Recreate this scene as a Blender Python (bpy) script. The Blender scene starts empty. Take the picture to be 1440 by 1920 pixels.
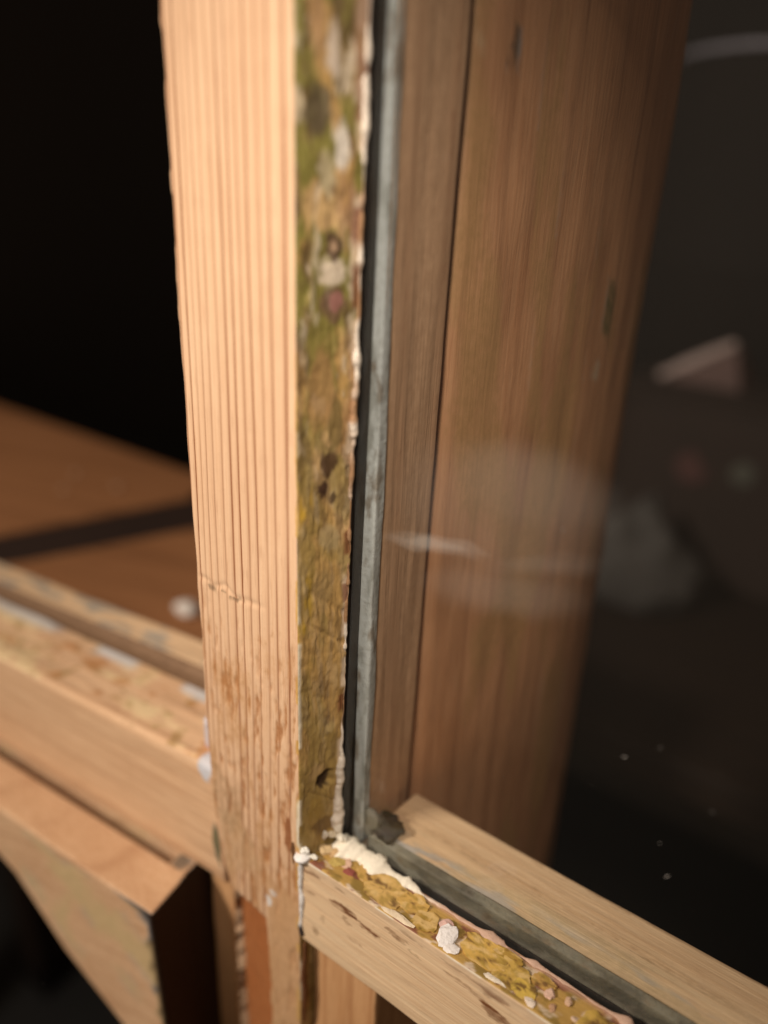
import bpy, math, random
import numpy as np
from mathutils import Vector

random.seed(7)
rng = np.random.default_rng(11)
scene = bpy.context.scene

# ------------------------------------------------------------------ camera
cam_data = bpy.data.cameras.new("camera")
cam = bpy.data.objects.new("camera", cam_data)
scene.collection.objects.link(cam)
cam.location = (0.081397, -0.092011, 0.132412)
cam.rotation_euler = (1.16236, -0.041435, 0.636659)
cam_data.sensor_fit = 'VERTICAL'
cam_data.sensor_height = 24.0
cam_data.lens = 24.0 * 1485.065 / 1920.0
cam_data.clip_start = 0.005
cam_data.clip_end = 20.0
cam_data.dof.use_dof = True
cam_data.dof.focus_distance = 0.150
cam_data.dof.aperture_fstop = 3.4
scene.camera = cam

# ------------------------------------------------------------------ world (dim warm room light)
world = bpy.data.worlds.new("World")
scene.world = world
world.use_nodes = True
bg = world.node_tree.nodes["Background"]
bg.inputs[0].default_value = (1.0, 0.66, 0.42, 1)
bg.inputs[1].default_value = 0.085

# ------------------------------------------------------------------ lamps (room bulb above left, added fill spot by the camera)
def lamp(name, loc, target, power, size, col):
    ld = bpy.data.lights.new(name, 'AREA')
    ld.shape = 'DISK'; ld.size = size; ld.energy = power; ld.color = col
    o = bpy.data.objects.new(name, ld); scene.collection.objects.link(o)
    o.location = loc
    o.rotation_euler = (Vector(target) - Vector(loc)).to_track_quat('-Z', 'Y').to_euler()
    return o
lamp("room_lamp", (-0.38, -0.74, 0.70), (0, 0, 0.0), 9.6, 0.17, (1.0, 0.89, 0.77))
sl = bpy.data.lights.new("fill_spot", 'SPOT')      # added spot beside the camera, fills the post and rebate
sl.energy = 3.0; sl.spot_size = math.radians(41); sl.spot_blend = 1.0; sl.shadow_soft_size = 0.025; sl.color = (1.0, 0.89, 0.78)
so = bpy.data.objects.new("fill_spot", sl); scene.collection.objects.link(so)
so.location = (0.085, -0.17, 0.27)
so.rotation_euler = (Vector((0.0, 0.015, 0.085)) - so.location).to_track_quat('-Z', 'Y').to_euler()

scene.view_settings.view_transform = 'Standard'
scene.view_settings.look = 'None'
scene.view_settings.exposure = 0.0
scene.view_settings.gamma = 1.0
scene.view_settings.use_curve_mapping = False
scene.cycles.max_bounces = 6
scene.cycles.diffuse_bounces = 3
scene.cycles.glossy_bounces = 3
scene.cycles.transparent_max_bounces = 12

# ------------------------------------------------------------------ small helpers
def lin(r, g, b):
    return tuple(((c / 255 / 12.92) if c / 255 <= 0.04045 else ((c / 255 + 0.055) / 1.055) ** 2.4) for c in (r, g, b))

def _hash(ix, iy, iz, seed):
    h = (ix.astype(np.int64) * 374761393 + iy.astype(np.int64) * 668265263 + iz.astype(np.int64) * 2147483647 + seed * 974634777) & 0xFFFFFFFF
    h = ((h ^ (h >> 13)) * 1274126177) & 0xFFFFFFFF
    h = ((h ^ (h >> 16)) * 2246822519) & 0xFFFFFFFF
    return ((h ^ (h >> 15)) & 0xFFFFFF) / float(0xFFFFFF)

def vnoise(x, y, z, seed=0):
    x, y, z = np.broadcast_arrays(np.asarray(x, float), np.asarray(y, float), np.asarray(z, float))
    ix, iy, iz = np.floor(x), np.floor(y), np.floor(z)
    fx, fy, fz = x - ix, y - iy, z - iz
    fx, fy, fz = [f * f * (3 - 2 * f) for f in (fx, fy, fz)]
    r = 0
    for dx in (0, 1):
        for dy in (0, 1):
            for dz in (0, 1):
                w = (fx if dx else 1 - fx) * (fy if dy else 1 - fy) * (fz if dz else 1 - fz)
                r = r + w * _hash(ix + dx, iy + dy, iz + dz, seed)
    return r

def fbm(x, y, z, seed=0, octs=4):
    a, s, t = 0.5, 0, 0
    for i in range(octs):
        s = s + a * vnoise(x * 2 ** i, y * 2 ** i, z * 2 ** i, seed + i * 17); t += a; a *= 0.55
    return s / t

def sstep(a, b, x):
    t = np.clip((x - a) / (b - a), 0, 1); return t * t * (3 - 2 * t)

def thing(name, label, cat, loc=(0, 0, 0), group=None):
    o = bpy.data.objects.new(name, None); scene.collection.objects.link(o)
    o.empty_display_size = 0.01
    o.location = loc; o["label"] = label; o["category"] = cat
    if group: o["group"] = group
    return o

def add_obj(name, verts, faces, mat, parent=None, tint=None, gc=None, smooth=True):
    me = bpy.data.meshes.new(name)
    off = np.array(parent_world(parent))
    V = np.asarray(verts, float) - off
    me.from_pydata(V.tolist(), [], faces)
    me.update()
    if tint is not None:
        at = me.attributes.new("tint", 'FLOAT_COLOR', 'POINT')
        at.data.foreach_set("color", np.asarray(tint, np.float32).ravel())
    if gc is not None:
        at = me.attributes.new("gc", 'FLOAT_VECTOR', 'POINT')
        at.data.foreach_set("vector", np.asarray(gc, np.float32).ravel())
    if smooth:
        me.polygons.foreach_set("use_smooth", [True] * len(me.polygons))
    for m in (mat if isinstance(mat, (list, tuple)) else [mat]):
        me.materials.append(m)
    o = bpy.data.objects.new(name, me); scene.collection.objects.link(o)
    if parent: o.parent = parent
    return o

def parent_world(p):
    loc = Vector((0, 0, 0))
    while p is not None:
        loc = loc + p.location; p = p.parent
    return loc

def recalc(o):
    import bmesh
    bm = bmesh.new(); bm.from_mesh(o.data)
    bmesh.ops.recalc_face_normals(bm, faces=bm.faces)
    bm.to_mesh(o.data); bm.free()

# profile: list of (x, y, radius, step, tag); tag names the edge that STARTS at this corner
def sample_profile(corners):
    n = len(corners); pts = []; tags = []
    P = [np.array(c[:2], float) for c in corners]
    for i in range(n):
        p, q, nx = P[i - 1], P[i], P[(i + 1) % n]
        r = corners[i][2]
        d0 = (p - q) / np.linalg.norm(p - q); d1 = (nx - q) / np.linalg.norm(nx - q)
        tag = corners[i][4]; step = corners[i][3]
        if r > 0:
            a, b = q + d0 * r, q + d1 * r
            for t in (0, .25, .5, .75, 1):
                pts.append((1 - t) ** 2 * a + 2 * t * (1 - t) * q + t * t * b)
                tags.append(corners[i - 1][4] if t < .5 else tag)
            start = b
        else:
            pts.append(q); tags.append(tag); start = q
        endc = corners[(i + 1) % n]
        end = nx - d1 * endc[2]
        L = np.linalg.norm(end - start)
        k = max(1, int(L / step))
        for j in range(1, k):
            pts.append(start + (end - start) * j / k); tags.append(tag)
    return np.array(pts), np.array(tags)

def sweep_grid(prof_fn, ts):
    """prof_fn(t)->corners; topology from the first; returns S(T,N,2), tags, normals(N,2)"""
    c0 = prof_fn(ts[0]); c1 = prof_fn(ts[-1])
    p0, tags = sample_profile(c0)
    # same sample count on both ends: resample the end with the counts of the start
    p1 = resample_like(c0, c1, p0)
    k = ((ts - ts[0]) / (ts[-1] - ts[0]))[:, None, None]
    S = p0[None] * (1 - k) + p1[None] * k
    d = np.roll(p0, -1, 0) - np.roll(p0, 1, 0)
    nrm = np.stack([d[:, 1], -d[:, 0]], 1); nrm /= np.linalg.norm(nrm, axis=1)[:, None] + 1e-12
    area = 0.5 * np.sum(p0[:, 0] * np.roll(p0[:, 1], -1) - np.roll(p0[:, 0], -1) * p0[:, 1])
    if area < 0: nrm = -nrm
    return S, tags, nrm

def resample_like(c0, c1, p0):
    out = []; n = len(c0)
    P = [np.array(c[:2], float) for c in c1]; Q = [np.array(c[:2], float) for c in c0]
    for i in range(n):
        p, q, nx = P[i - 1], P[i], P[(i + 1) % n]; r = c0[i][2]
        d0 = (p - q) / np.linalg.norm(p - q); d1 = (nx - q) / np.linalg.norm(nx - q)
        if r > 0:
            a, b = q + d0 * r, q + d1 * r
            for t in (0, .25, .5, .75, 1): out.append((1 - t) ** 2 * a + 2 * t * (1 - t) * q + t * t * b)
            start = b
        else:
            out.append(q); start = q
        end = nx - d1 * c0[(i + 1) % n][2]
        e0 = (Q[(i + 1) % n] - Q[i]); l0 = np.linalg.norm(e0); e0 = e0 / l0
        L = l0 - r - c0[(i + 1) % n][2]
        k = max(1, int(np.linalg.norm(L) / c0[i][3])) if L > 0 else 1
        for j in range(1, k): out.append(start + (end - start) * j / k)
    out = np.array(out)
    assert len(out) == len(p0), (len(out), len(p0))
    return out

def grid_faces(T, N):
    i = np.arange(T - 1)[:, None] * N; j = np.arange(N)[None]
    jn = (np.arange(N) + 1) % N
    a = i + j; b = i + jn[None]; c = b + N; d = a + N
    f = np.stack([a, b, c, d], -1).reshape(-1, 4).tolist()
    f.append(list(range(N))); f.append([(T - 1) * N + k for k in range(N)])
    return f

# ------------------------------------------------------------------ materials
def new_mat(name):
    m = bpy.data.materials.new(name); m.use_nodes = True
    nt = m.node_tree
    return m, nt, nt.nodes["Principled BSDF"]

class NB:
    def __init__(s, nt): s.nt = nt
    def n(s, t, **kw):
        x = s.nt.nodes.new(t)
        for k, v in kw.items(): setattr(x, k, v)
        return x
    def l(s, a, b): s.nt.links.new(a, b)
    def val(s, sock, v):
        if isinstance(v, bpy.types.NodeSocket): s.l(v, sock)
        else: sock.default_value = v
    def math(s, op, a, b=0.0, c=0.0, clamp=False):
        x = s.n("ShaderNodeMath", operation=op); x.use_clamp = clamp
        s.val(x.inputs[0], a); s.val(x.inputs[1], b)
        if len(x.inputs) > 2: s.val(x.inputs[2], c)
        return x.outputs[0]
    def mix(s, f, a, b, mode='MIX'):
        x = s.n("ShaderNodeMix", data_type='RGBA', blend_type=mode)
        s.val(x.inputs[0], f)
        s.val(x.inputs[6], a if isinstance(a, bpy.types.NodeSocket) else (*a[:3], 1))
        s.val(x.inputs[7], b if isinstance(b, bpy.types.NodeSocket) else (*b[:3], 1))
        return x.outputs[2]
    def vmul(s, v, k):
        x = s.n("ShaderNodeVectorMath", operation='MULTIPLY'); s.l(v, x.inputs[0]); x.inputs[1].default_value = k
        return x.outputs[0]
    def noise(s, v, scale=(1, 1, 1), detail=3, rough=.55, dist=0.0):
        x = s.n("ShaderNodeTexNoise"); s.l(s.vmul(v, scale), x.inputs["Vector"])
        x.inputs["Scale"].default_value = 1.0; x.inputs["Detail"].default_value = detail
        x.inputs["Roughness"].default_value = rough; x.inputs["Distortion"].default_value = dist
        return x.outputs["Fac"]
    def ramp(s, f, stops, interp='LINEAR'):
        x = s.n("ShaderNodeValToRGB"); s.val(x.inputs[0], f); cr = x.color_ramp; cr.interpolation = interp
        while len(cr.elements) < len(stops): cr.elements.new(0.5)
        for e, (p, c) in zip(cr.elements, stops):
            e.position = p; e.color = (*c[:3], 1) if not isinstance(c, (int, float)) else (c, c, c, 1)
        return x.outputs[0]
    def smooth(s, f, a, b, o0=0.0, o1=1.0):
        x = s.n("ShaderNodeMapRange", interpolation_type='SMOOTHSTEP'); s.val(x.inputs[0], f)
        for i, v in zip((1, 2, 3, 4), (a, b, o0, o1)): x.inputs[i].default_value = v
        return x.outputs[0]

def wood_mat(name, pale, mid, dark, rings=(385., 0., 0.), wob=0.0012, ring_amt=0.75, fibre=0.5, blotch=0.35,
             rough=0.62, bump=0.25, spec=0.25, along=1.0):
    """gc attribute = (across, depth, along) in metres"""
    m, nt, bs = new_mat(name); b = NB(nt)
    at = b.n("ShaderNodeAttribute", attribute_name="gc"); gc = at.outputs["Vector"]
    sp = b.n("ShaderNodeSeparateXYZ"); b.l(gc, sp.inputs[0]); X, Y, Z = sp.outputs
    w1 = b.noise(gc, (45, 45, 5 * along), 1, .5)
    w2 = b.noise(gc, (260, 260, 22 * along), 1, .55)
    xx = b.math('ADD', X, b.math('ADD', b.math('MULTIPLY', b.math('SUBTRACT', w1, .5), wob * 3),
                                 b.math('MULTIPLY', b.math('SUBTRACT', w2, .5), wob * .35)))
    ph = b.math('ADD', b.math('MULTIPLY', xx, rings[0]),
                b.math('ADD', b.math('MULTIPLY', b.math('MULTIPLY', xx, xx), rings[1]), b.math('MULTIPLY', Y, rings[2])))
    r1 = b.n("ShaderNodeTexNoise", noise_dimensions='1D'); b.l(xx, r1.inputs["W"]); r1.inputs["Scale"].default_value = rings[0] * .45; r1.inputs["Detail"].default_value = 1.0
    ph = b.math('ADD', ph, b.math('MULTIPLY', r1.outputs["Fac"], 1.3))
    fr = b.math('FRACT', b.math('ADD', ph, 50.0))
    # a different strength for every ring
    rn = b.n("ShaderNodeTexWhiteNoise", noise_dimensions='1D'); b.l(b.math('FLOOR', b.math('ADD', ph, 50.0)), rn.inputs["W"])
    late = b.ramp(fr, [(0.0, 0.30), (0.10, 0.03), (0.50, 0.05), (0.76, 0.28), (0.89, 1.0), (0.95, 0.90), (1.0, 0.30)])
    late = b.math('MULTIPLY', late, b.math('ADD', b.math('MULTIPLY', rn.outputs[0], .80), .35))
    big = b.noise(gc, (70, 70, 16 * along), 3, .6, .4)
    patch = big
    late = b.math('MULTIPLY', late, b.smooth(patch, .25, .65, .55, 1.1))
    f1 = b.noise(gc, (1500, 1500, 45 * along), 2, .6)
    f2 = b.noise(gc, (4200, 4200, 170 * along), 0, .5)
    col = b.mix(b.smooth(f1, .3, .7), pale, mid)
    col = b.mix(fibre, pale, col)
    col = b.mix(b.math('MULTIPLY', late, ring_amt, clamp=True), col, dark)
    col = b.mix(b.math('MULTIPLY', b.smooth(big, .42, .75), blotch), col, b.mix(.5, mid, dark))
    fine = b.noise(gc, (700, 700, 420), 3, .62)
    col = b.mix(b.smooth(f2, .58, .8, 0, .32 * fibre + .06), col, dark)
    col = b.mix(b.smooth(fine, .62, .82, 0, .25), col, [c * .55 for c in mid])
    # stains, paint and painted shade on the surface (mask drawn on the mesh)
    t = b.n("ShaderNodeAttribute", attribute_name="tint")
    br = fine
    a = b.math('ADD', b.math('MULTIPLY', t.outputs["Alpha"], 1.7), b.math('MULTIPLY', b.math('SUBTRACT', br, .5), .9))
    a = b.math('MULTIPLY', b.smooth(a, .15, 1.1), b.smooth(t.outputs["Alpha"], 0.0, .12))
    tc = b.mix(b.smooth(br, .3, .7, 0, .2), t.outputs["Color"], b.mix(1.0, t.outputs["Color"], (.45, .4, .34), 'MULTIPLY'))
    col = b.mix(a, col, tc)
    b.l(col, bs.inputs["Base Color"])
    bs.inputs["Specular IOR Level"].default_value = spec
    b.l(b.smooth(f1, .2, .8, rough - .08, rough + .14), bs.inputs["Roughness"])
    h = b.math('ADD', f1, b.math('MULTIPLY', br, .6))
    bp = b.n("ShaderNodeBump"); bp.inputs["Strength"].default_value = bump; bp.inputs["Distance"].default_value = 0.0005
    b.l(h, bp.inputs["Height"]); b.l(bp.outputs[0], bs.inputs["Normal"])
    return m

def crust_mat(name, base=None, rough=0.75, var=.5, scale=900, bump=.5, spec=.25):
    """paint, putty, filler: pigment from the tint attribute (or base), broken up by noise"""
    m, nt, bs = new_mat(name); b = NB(nt)
    tc = b.n("ShaderNodeTexCoord"); v = tc.outputs["Object"]
    n1 = b.noise(v, (scale, scale, scale), 3, .62); n2 = b.noise(v, (scale * .25,) * 3, 2, .6)
    if base is None:
        t = b.n("ShaderNodeAttribute", attribute_name="tint"); c = t.outputs["Color"]
    else:
        rgb = b.n("ShaderNodeRGB"); rgb.outputs[0].default_value = (*base, 1); c = rgb.outputs[0]
    dk = b.mix(1.0, c, (.42, .36, .28), 'MULTIPLY')
    col = b.mix(b.smooth(n1, .45, .8, 0, var), c, dk)
    col = b.mix(b.smooth(n2, .5, .8, 0, var * .6), col, dk)
    b.l(col, bs.inputs["Base Color"]); bs.inputs["Roughness"].default_value = rough
    bs.inputs["Specular IOR Level"].default_value = spec
    bp = b.n("ShaderNodeBump"); bp.inputs["Strength"].default_value = bump; bp.inputs["Distance"].default_value = 0.0004
    b.l(n1, bp.inputs["Height"]); b.l(bp.outputs[0], bs.inputs["Normal"])
    return m

M = {}
M['stile'] = wood_mat("stile_pine", lin(231, 194, 158), lin(218, 173, 134), lin(138, 82, 48), rings=(330, -4400, 80), wob=.0012, ring_amt=1.25, blotch=.16, fibre=.5, along=1.0)
M['rail'] = wood_mat("rail_pine", lin(236, 206, 168), lin(222, 184, 142), lin(166, 114, 74), rings=(120, 0, 200), wob=.0026, ring_amt=.28, blotch=.28, fibre=.5)
M['left'] = wood_mat("weathered_pine", lin(228, 190, 152), lin(208, 164, 124), lin(158, 106, 70), rings=(120, 0, 150), wob=.003, ring_amt=.35, blotch=.4, fibre=.6)
M['post'] = wood_mat("old_pine_board", lin(196, 148, 110), lin(172, 120, 82), lin(104, 64, 38), rings=(110, 0, 120), wob=.003, ring_amt=.38, blotch=.5, fibre=.55, rough=.55)
M['horn'] = wood_mat("horn_pine", lin(222, 174, 126), lin(200, 148, 100), lin(150, 92, 52), rings=(150, 0, 120), wob=.002, ring_amt=.4, blotch=.4, fibre=.6)
M['bench'] = wood_mat("bench_board", lin(164, 114, 76), lin(140, 92, 56), lin(94, 58, 34), rings=(40, 0, 25), wob=.006, ring_amt=.4, blotch=.5, fibre=.7, along=.4)
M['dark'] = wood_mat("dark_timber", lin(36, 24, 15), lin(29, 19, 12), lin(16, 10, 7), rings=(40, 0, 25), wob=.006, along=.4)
M['crust'] = crust_mat("old_paint_crust")
M['putty'] = crust_mat("white_putty", var=.3, scale=1300)
M['bed'] = crust_mat("bedding_putty", rough=.6, var=.4)
M['flake'] = crust_mat("yellow_paint_flake", var=.35, scale=1200, rough=.6, bump=.18)

def glass_mat():
    m, nt, bs = new_mat("window_glass"); b = NB(nt); nt.nodes.remove(bs)
    out = nt.nodes["Material Output"]
    tr = b.n("ShaderNodeBsdfTransparent"); tr.inputs[0].default_value = (.978, .980, .972, 1)
    gl = b.n("ShaderNodeBsdfGlossy"); gl.inputs["Roughness"].default_value = .01; gl.inputs[0].default_value = (1, 1, 1, 1)
    lw = b.n("ShaderNodeLayerWeight"); lw.inputs[0].default_value = .5
    fac = b.math('ADD', b.math('MULTIPLY', b.math('POWER', lw.outputs["Facing"], 5.0), .9), .025)
    mx = b.n("ShaderNodeMixShader"); b.l(fac, mx.inputs[0]); b.l(tr.outputs[0], mx.inputs[1]); b.l(gl.outputs[0], mx.inputs[2])
    # painted reflection streak and glow, and a thin film of dust on the pane
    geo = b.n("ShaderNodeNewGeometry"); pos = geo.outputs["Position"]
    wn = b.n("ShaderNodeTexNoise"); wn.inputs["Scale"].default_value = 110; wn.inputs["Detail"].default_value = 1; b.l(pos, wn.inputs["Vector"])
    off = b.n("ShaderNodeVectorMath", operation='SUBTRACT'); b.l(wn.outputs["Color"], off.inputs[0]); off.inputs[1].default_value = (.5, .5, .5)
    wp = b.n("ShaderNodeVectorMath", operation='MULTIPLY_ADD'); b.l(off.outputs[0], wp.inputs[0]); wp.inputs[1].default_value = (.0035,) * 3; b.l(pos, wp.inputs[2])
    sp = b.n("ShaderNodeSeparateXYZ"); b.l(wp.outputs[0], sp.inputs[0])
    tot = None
    for (cx, cz, rx, rz, slope, amt) in REFLECTIONS:
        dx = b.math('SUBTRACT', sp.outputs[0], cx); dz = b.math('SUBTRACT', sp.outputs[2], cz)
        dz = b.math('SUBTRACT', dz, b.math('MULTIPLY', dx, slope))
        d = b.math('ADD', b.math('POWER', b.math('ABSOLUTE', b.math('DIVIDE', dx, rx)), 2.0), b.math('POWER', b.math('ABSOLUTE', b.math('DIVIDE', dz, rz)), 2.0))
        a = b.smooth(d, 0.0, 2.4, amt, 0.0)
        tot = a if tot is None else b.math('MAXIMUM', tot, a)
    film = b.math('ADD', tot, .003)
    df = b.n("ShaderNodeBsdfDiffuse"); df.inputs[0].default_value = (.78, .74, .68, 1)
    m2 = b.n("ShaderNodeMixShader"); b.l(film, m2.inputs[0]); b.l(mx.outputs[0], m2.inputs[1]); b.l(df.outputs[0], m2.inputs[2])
    b.l(m2.outputs[0], out.inputs[0])
    return m
REFLECTIONS = [(.0190, .0748, .0075, .0011, .15, .10), (.0330, .0880, .0115, .0062, .05, .028), (.0290, .0830, .0140, .0090, .05, .020), (.0370, .0775, .0080, .0016, .25, .030), (.0310, .0705, .0110, .0034, .2, .026)]
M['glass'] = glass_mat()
M['glass_edge'], _nt, _b = new_mat("glass_edge")
_b.inputs["Base Color"].default_value = (.022, .019, .017, 1); _b.inputs["Roughness"].default_value = .25

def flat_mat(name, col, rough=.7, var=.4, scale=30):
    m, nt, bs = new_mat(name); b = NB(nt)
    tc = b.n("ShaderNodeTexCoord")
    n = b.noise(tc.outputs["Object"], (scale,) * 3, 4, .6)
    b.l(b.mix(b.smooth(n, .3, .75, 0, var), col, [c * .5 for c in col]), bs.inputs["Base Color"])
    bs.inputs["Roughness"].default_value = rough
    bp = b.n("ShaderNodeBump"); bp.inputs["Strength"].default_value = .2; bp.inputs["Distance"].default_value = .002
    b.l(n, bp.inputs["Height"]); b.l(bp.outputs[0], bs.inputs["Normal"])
    return m

# ------------------------------------------------------------------ generic sub-divided timber with rounded edges
def timber(name, mat, parent, O, u, v, w, L, prof, step_l=.002, disp=.00015, tint_fn=None, gc_fn=None, seed=1, off_fn=None, l0=0.0):
    """prof corners in (v,w), swept along u from l0 to l0+L starting at O"""
    O, u, v, w = [np.array(a, float) for a in (O, u, v, w)]
    ts = np.linspace(l0, l0 + L, max(2, int(L / step_l)))
    S, tags, nrm = sweep_grid(lambda t: prof, ts)
    a, bb = S[..., 0], S[..., 1]; T, N = a.shape
    l = np.repeat(ts[:, None], N, 1)
    if off_fn is not None: l = l + off_fn(a, bb) * np.linspace(1, 0, T)[:, None]
    n = (fbm(a / .004 + seed, bb / .004, l / .02, seed, 3) - .5) * 2 * disp + (fbm(a / .02, bb / .02, l / .06, seed + 5, 2) - .5) * 2 * disp
    a = a + nrm[None, :, 0] * n; bb = bb + nrm[None, :, 1] * n
    P = O + l[..., None] * u + a[..., None] * v + bb[..., None] * w
    tint = np.zeros((T, N, 4)); tint[..., :3] = .5
    if tint_fn is not None: tint_fn(tint, l, a, bb, np.broadcast_to(tags, (T, N)))
    gc = np.stack([a + seed * .031, bb + seed * .017, l + seed * .13], -1) if gc_fn is None else gc_fn(l, a, bb)
    o = add_obj(name, P.reshape(-1, 3), grid_faces(T, N), mat, parent, tint.reshape(-1, 4), gc.reshape(-1, 3))
    recalc(o)
    return o

def box_prof(v0, v1, w0, w1, r=.0006, step=.002):
    return [(v0, w0, r, step, 'lo'), (v1, w0, r, step, 'far'), (v1, w1, r, step, 'top'), (v0, w1, r, step, 'near')]

def blend(tint, col, amt):
    """lay a pigment over the tint array"""
    a = np.clip(amt, 0, 1)[..., None]; old = tint[..., 3:4]
    na = a + old * (1 - a)
    tint[..., :3] = np.where(na > 1e-6, (np.array(col) * a + tint[..., :3] * old * (1 - a)) / np.maximum(na, 1e-6), tint[..., :3])
    tint[..., 3:4] = na

def blot(A_, B_, ca, cb, ra, rb, seed=0, rough=.5):
    d = np.sqrt(((A_ - ca) / ra) ** 2 + ((B_ - cb) / rb) ** 2) + (fbm(A_ / (ra * .6), B_ / (rb * .6), seed, seed, 3) - .5) * 2 * rough
    return 1 - sstep(.65, 1.1, d)

# ================================================================== SETTING
def plain_box(name, x0, x1, y0, y1, z0, z1, mat, parent=None, kind=None):
    o = timber(name, mat, parent, (x0, 0, 0), (1, 0, 0), (0, 1, 0), (0, 0, 1), x1 - x0, box_prof(y0, y1, z0, z1, .002, .02), .03, .0005)
    if kind: o["kind"] = kind
    return o
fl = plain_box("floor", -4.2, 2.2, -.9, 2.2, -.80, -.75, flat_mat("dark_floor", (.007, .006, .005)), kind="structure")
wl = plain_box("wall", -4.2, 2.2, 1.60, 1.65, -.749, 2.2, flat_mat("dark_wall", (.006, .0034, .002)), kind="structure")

# ================================================================== WINDOW SASH
sash = thing("window_sash", "stripped pine window sash with glass pane and flaking old putty in its rebate", "window sash", (0, 0, -.115))

XL = lambda z: -.030 + .00104 + (-.00047 - .00104) * z / .12
XS = lambda z: -.00179 + (-.00249 + .00179) * z / .12
XG = lambda z: .00063 + (.00222 - .00063) * z / .12
XI = lambda z: .00346 + .00141 * z / .12
def stile_prof(z):
    g = XG(z)
    return [(XL(z), 0, .0009, .00030, 'front'), (XS(z), 0, .00045, .00022, 'side'), (g, .0100, .0003, .002, 'gap'),
            (g, .0190, 0, .002, 'gap'), (g + .0012, .0190, 0, .002, 'gap'), (g + .0012, .0144, 0, .001, 'bed'),
            (.0040, .0144, .0009, .0006, 'inner'), (XI(z), .0327, .001, .004, 'back'), (-.028, .0327, .001, .004, 'left')]
zs = np.linspace(-.115, .185, 860)
S, tags, nrm = sweep_grid(stile_prof, zs)
X, Y = S[..., 0].copy(), S[..., 1].copy(); T, N = X.shape; Z = np.repeat(zs[:, None], N, 1)
TG = np.broadcast_to(tags, (T, N))
front = TG == 'front'; side = TG == 'side'; inner = TG == 'inner'
X0, Y0 = X.copy(), Y.copy()
# --- relief
low = 1 - sstep(.030, .066, Z + (vnoise(X / .004, 0, Z / .004, 3) - .5) * .006)      # scuffed lower stretch
d = np.zeros_like(X)
dent = fbm(X / .0011, 1, Z / .0065, 5, 3)
d += np.where(front, (fbm(X / .0016, 0, Z / .03, 2, 3) - .5) * .00016, 0)
d += np.where(front, -low * sstep(.5, .78, dent) * .00028, 0)
d += np.where(front, -np.exp(-((Z - .0565 - .10 * (X + .018) * .6 - (vnoise(X / .003, 0, 0, 4) - .5) * .002) / .0007) ** 2) * sstep(-.0295, -.0275, X) * (1 - sstep(-.014, -.009, X)) * .00018, 0)
cr = fbm(Y / .0022, 2, Z / .0042 + Y / .004, 21, 4)
cr2 = fbm(Y / .0009, 2, Z / .0016, 31, 3)
d += np.where(side, (fbm(Y / .0006, 9, (Z - Y * 1.6) / .0042, 161, 3) - .5) * .00032, 0) * sstep(.0002, .0015, Y)
d += np.where(side, (cr - .5) * .0010 + (cr2 - .5) * .00035, 0) * sstep(-.001, .0015, Y) * 1.0
# diagonal cracks and the missing chip low on the rebate
dia = np.abs(vnoise(0, 9, (Z + Y * .9) / .0075, 41) - .5)
d += np.where(side & (Z < .085), -np.exp(-(dia / .05) ** 2) * .00028 * sstep(.0015, .003, Y), 0)
d += np.where(side, -blot(Y, Z, .0062, .0170, .0022, .0022, 3, .4) * .0011, 0)
d += np.where(inner, (fbm(Y / .003, 3, Z / .03, 8, 3) - .5) * .0006, 0)
X += nrm[None, :, 0] * d; Y += nrm[None, :, 1] * d
# silhouette nicks on the outer arris
edge = np.exp(-((X0 - XL(Z)) / .0012) ** 2) * (Y0 < .004)
X += edge * ((fbm(0, 3, Z / .012, 61, 3) - .35) * .0007 + sstep(.1425, .1445, Z) * (1 - sstep(.150, .1515, Z)) * .0006)
# slanting cut that takes the lower outer corner off (runs down into the horn)
xc = np.interp(Z, [-.115, -.040, -.0262, -.0240, -.012, .012], [-.0105, -.0112, -.0119, -.0235, -.0268, -.0300])
xc = xc + (vnoise(0, 5, Z / .003, 71) - .5) * .0004
cut = np.clip(xc - X0, 0, 1)
fr_w = np.where(Y0 < .002, 1.0, 0.0)
Y += fr_w * np.where(cut > 0, .0011 * sstep(0, .0004, cut) + cut * .36, 0)

# --- pigment
tint = np.zeros((T, N, 4)); tint[..., :3] = .4
F = front.astype(float); Sd = side.astype(float)
blend(tint, lin(196, 148, 100), F * low * (.14 + .22 * sstep(.4, .7, fbm(X0 / .004, 2, Z / .012, 6, 3))))
blend(tint, lin(172, 114, 70), F * low * sstep(.50, .80, dent) * .42)
blend(tint, lin(150, 126, 98), F * blot(X0, Z, -.0235, .0015, .0065, .0085, 2, .8) * .2)
blend(tint, lin(206, 172, 134), F * blot(X0, Z, -.020, -.010, .008, .010, 5, .6) * .3)
blend(tint, lin(214, 172, 130), F * sstep(-.012, -.016, Z) * sstep(-.013, -.010, X0) * .5)
blend(tint, lin(232, 226, 220), F * blot(X0, Z, -.0112, -.0196, .0011, .0020, 8, .4) * .95)
blend(tint, lin(232, 226, 220), F * blot(X0, Z, -.0098, -.0165, .0012, .0011, 9, .6) * .5)
blend(tint, lin(110, 92, 72), F * np.exp(-((Z - .0555) / .0009) ** 2) * sstep(-.0285, -.026, X0) * (1 - sstep(-.018, -.014, X0)) * sstep(.4, .6, vnoise(X0 / .0012, 0, Z / .001, 3)) * .4)
blend(tint, lin(214, 170, 96), F * sstep(-.0031, -.0024, X0) * sstep(.45, .6, vnoise(0, 1, Z / .004, 14)) * (1 - sstep(.09, .12, Z)) * .55)
blend(tint, lin(232, 220, 196), F * sstep(-.0030, -.0021, X0) * sstep(.0015, .003, Z) * (1 - sstep(.013, .0155, Z)) * .95)
blend(tint, lin(96, 66, 44), F * blot(X0, Z, -.0035, -.0005, .0008, .0035, 12, .5) * .7)
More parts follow.
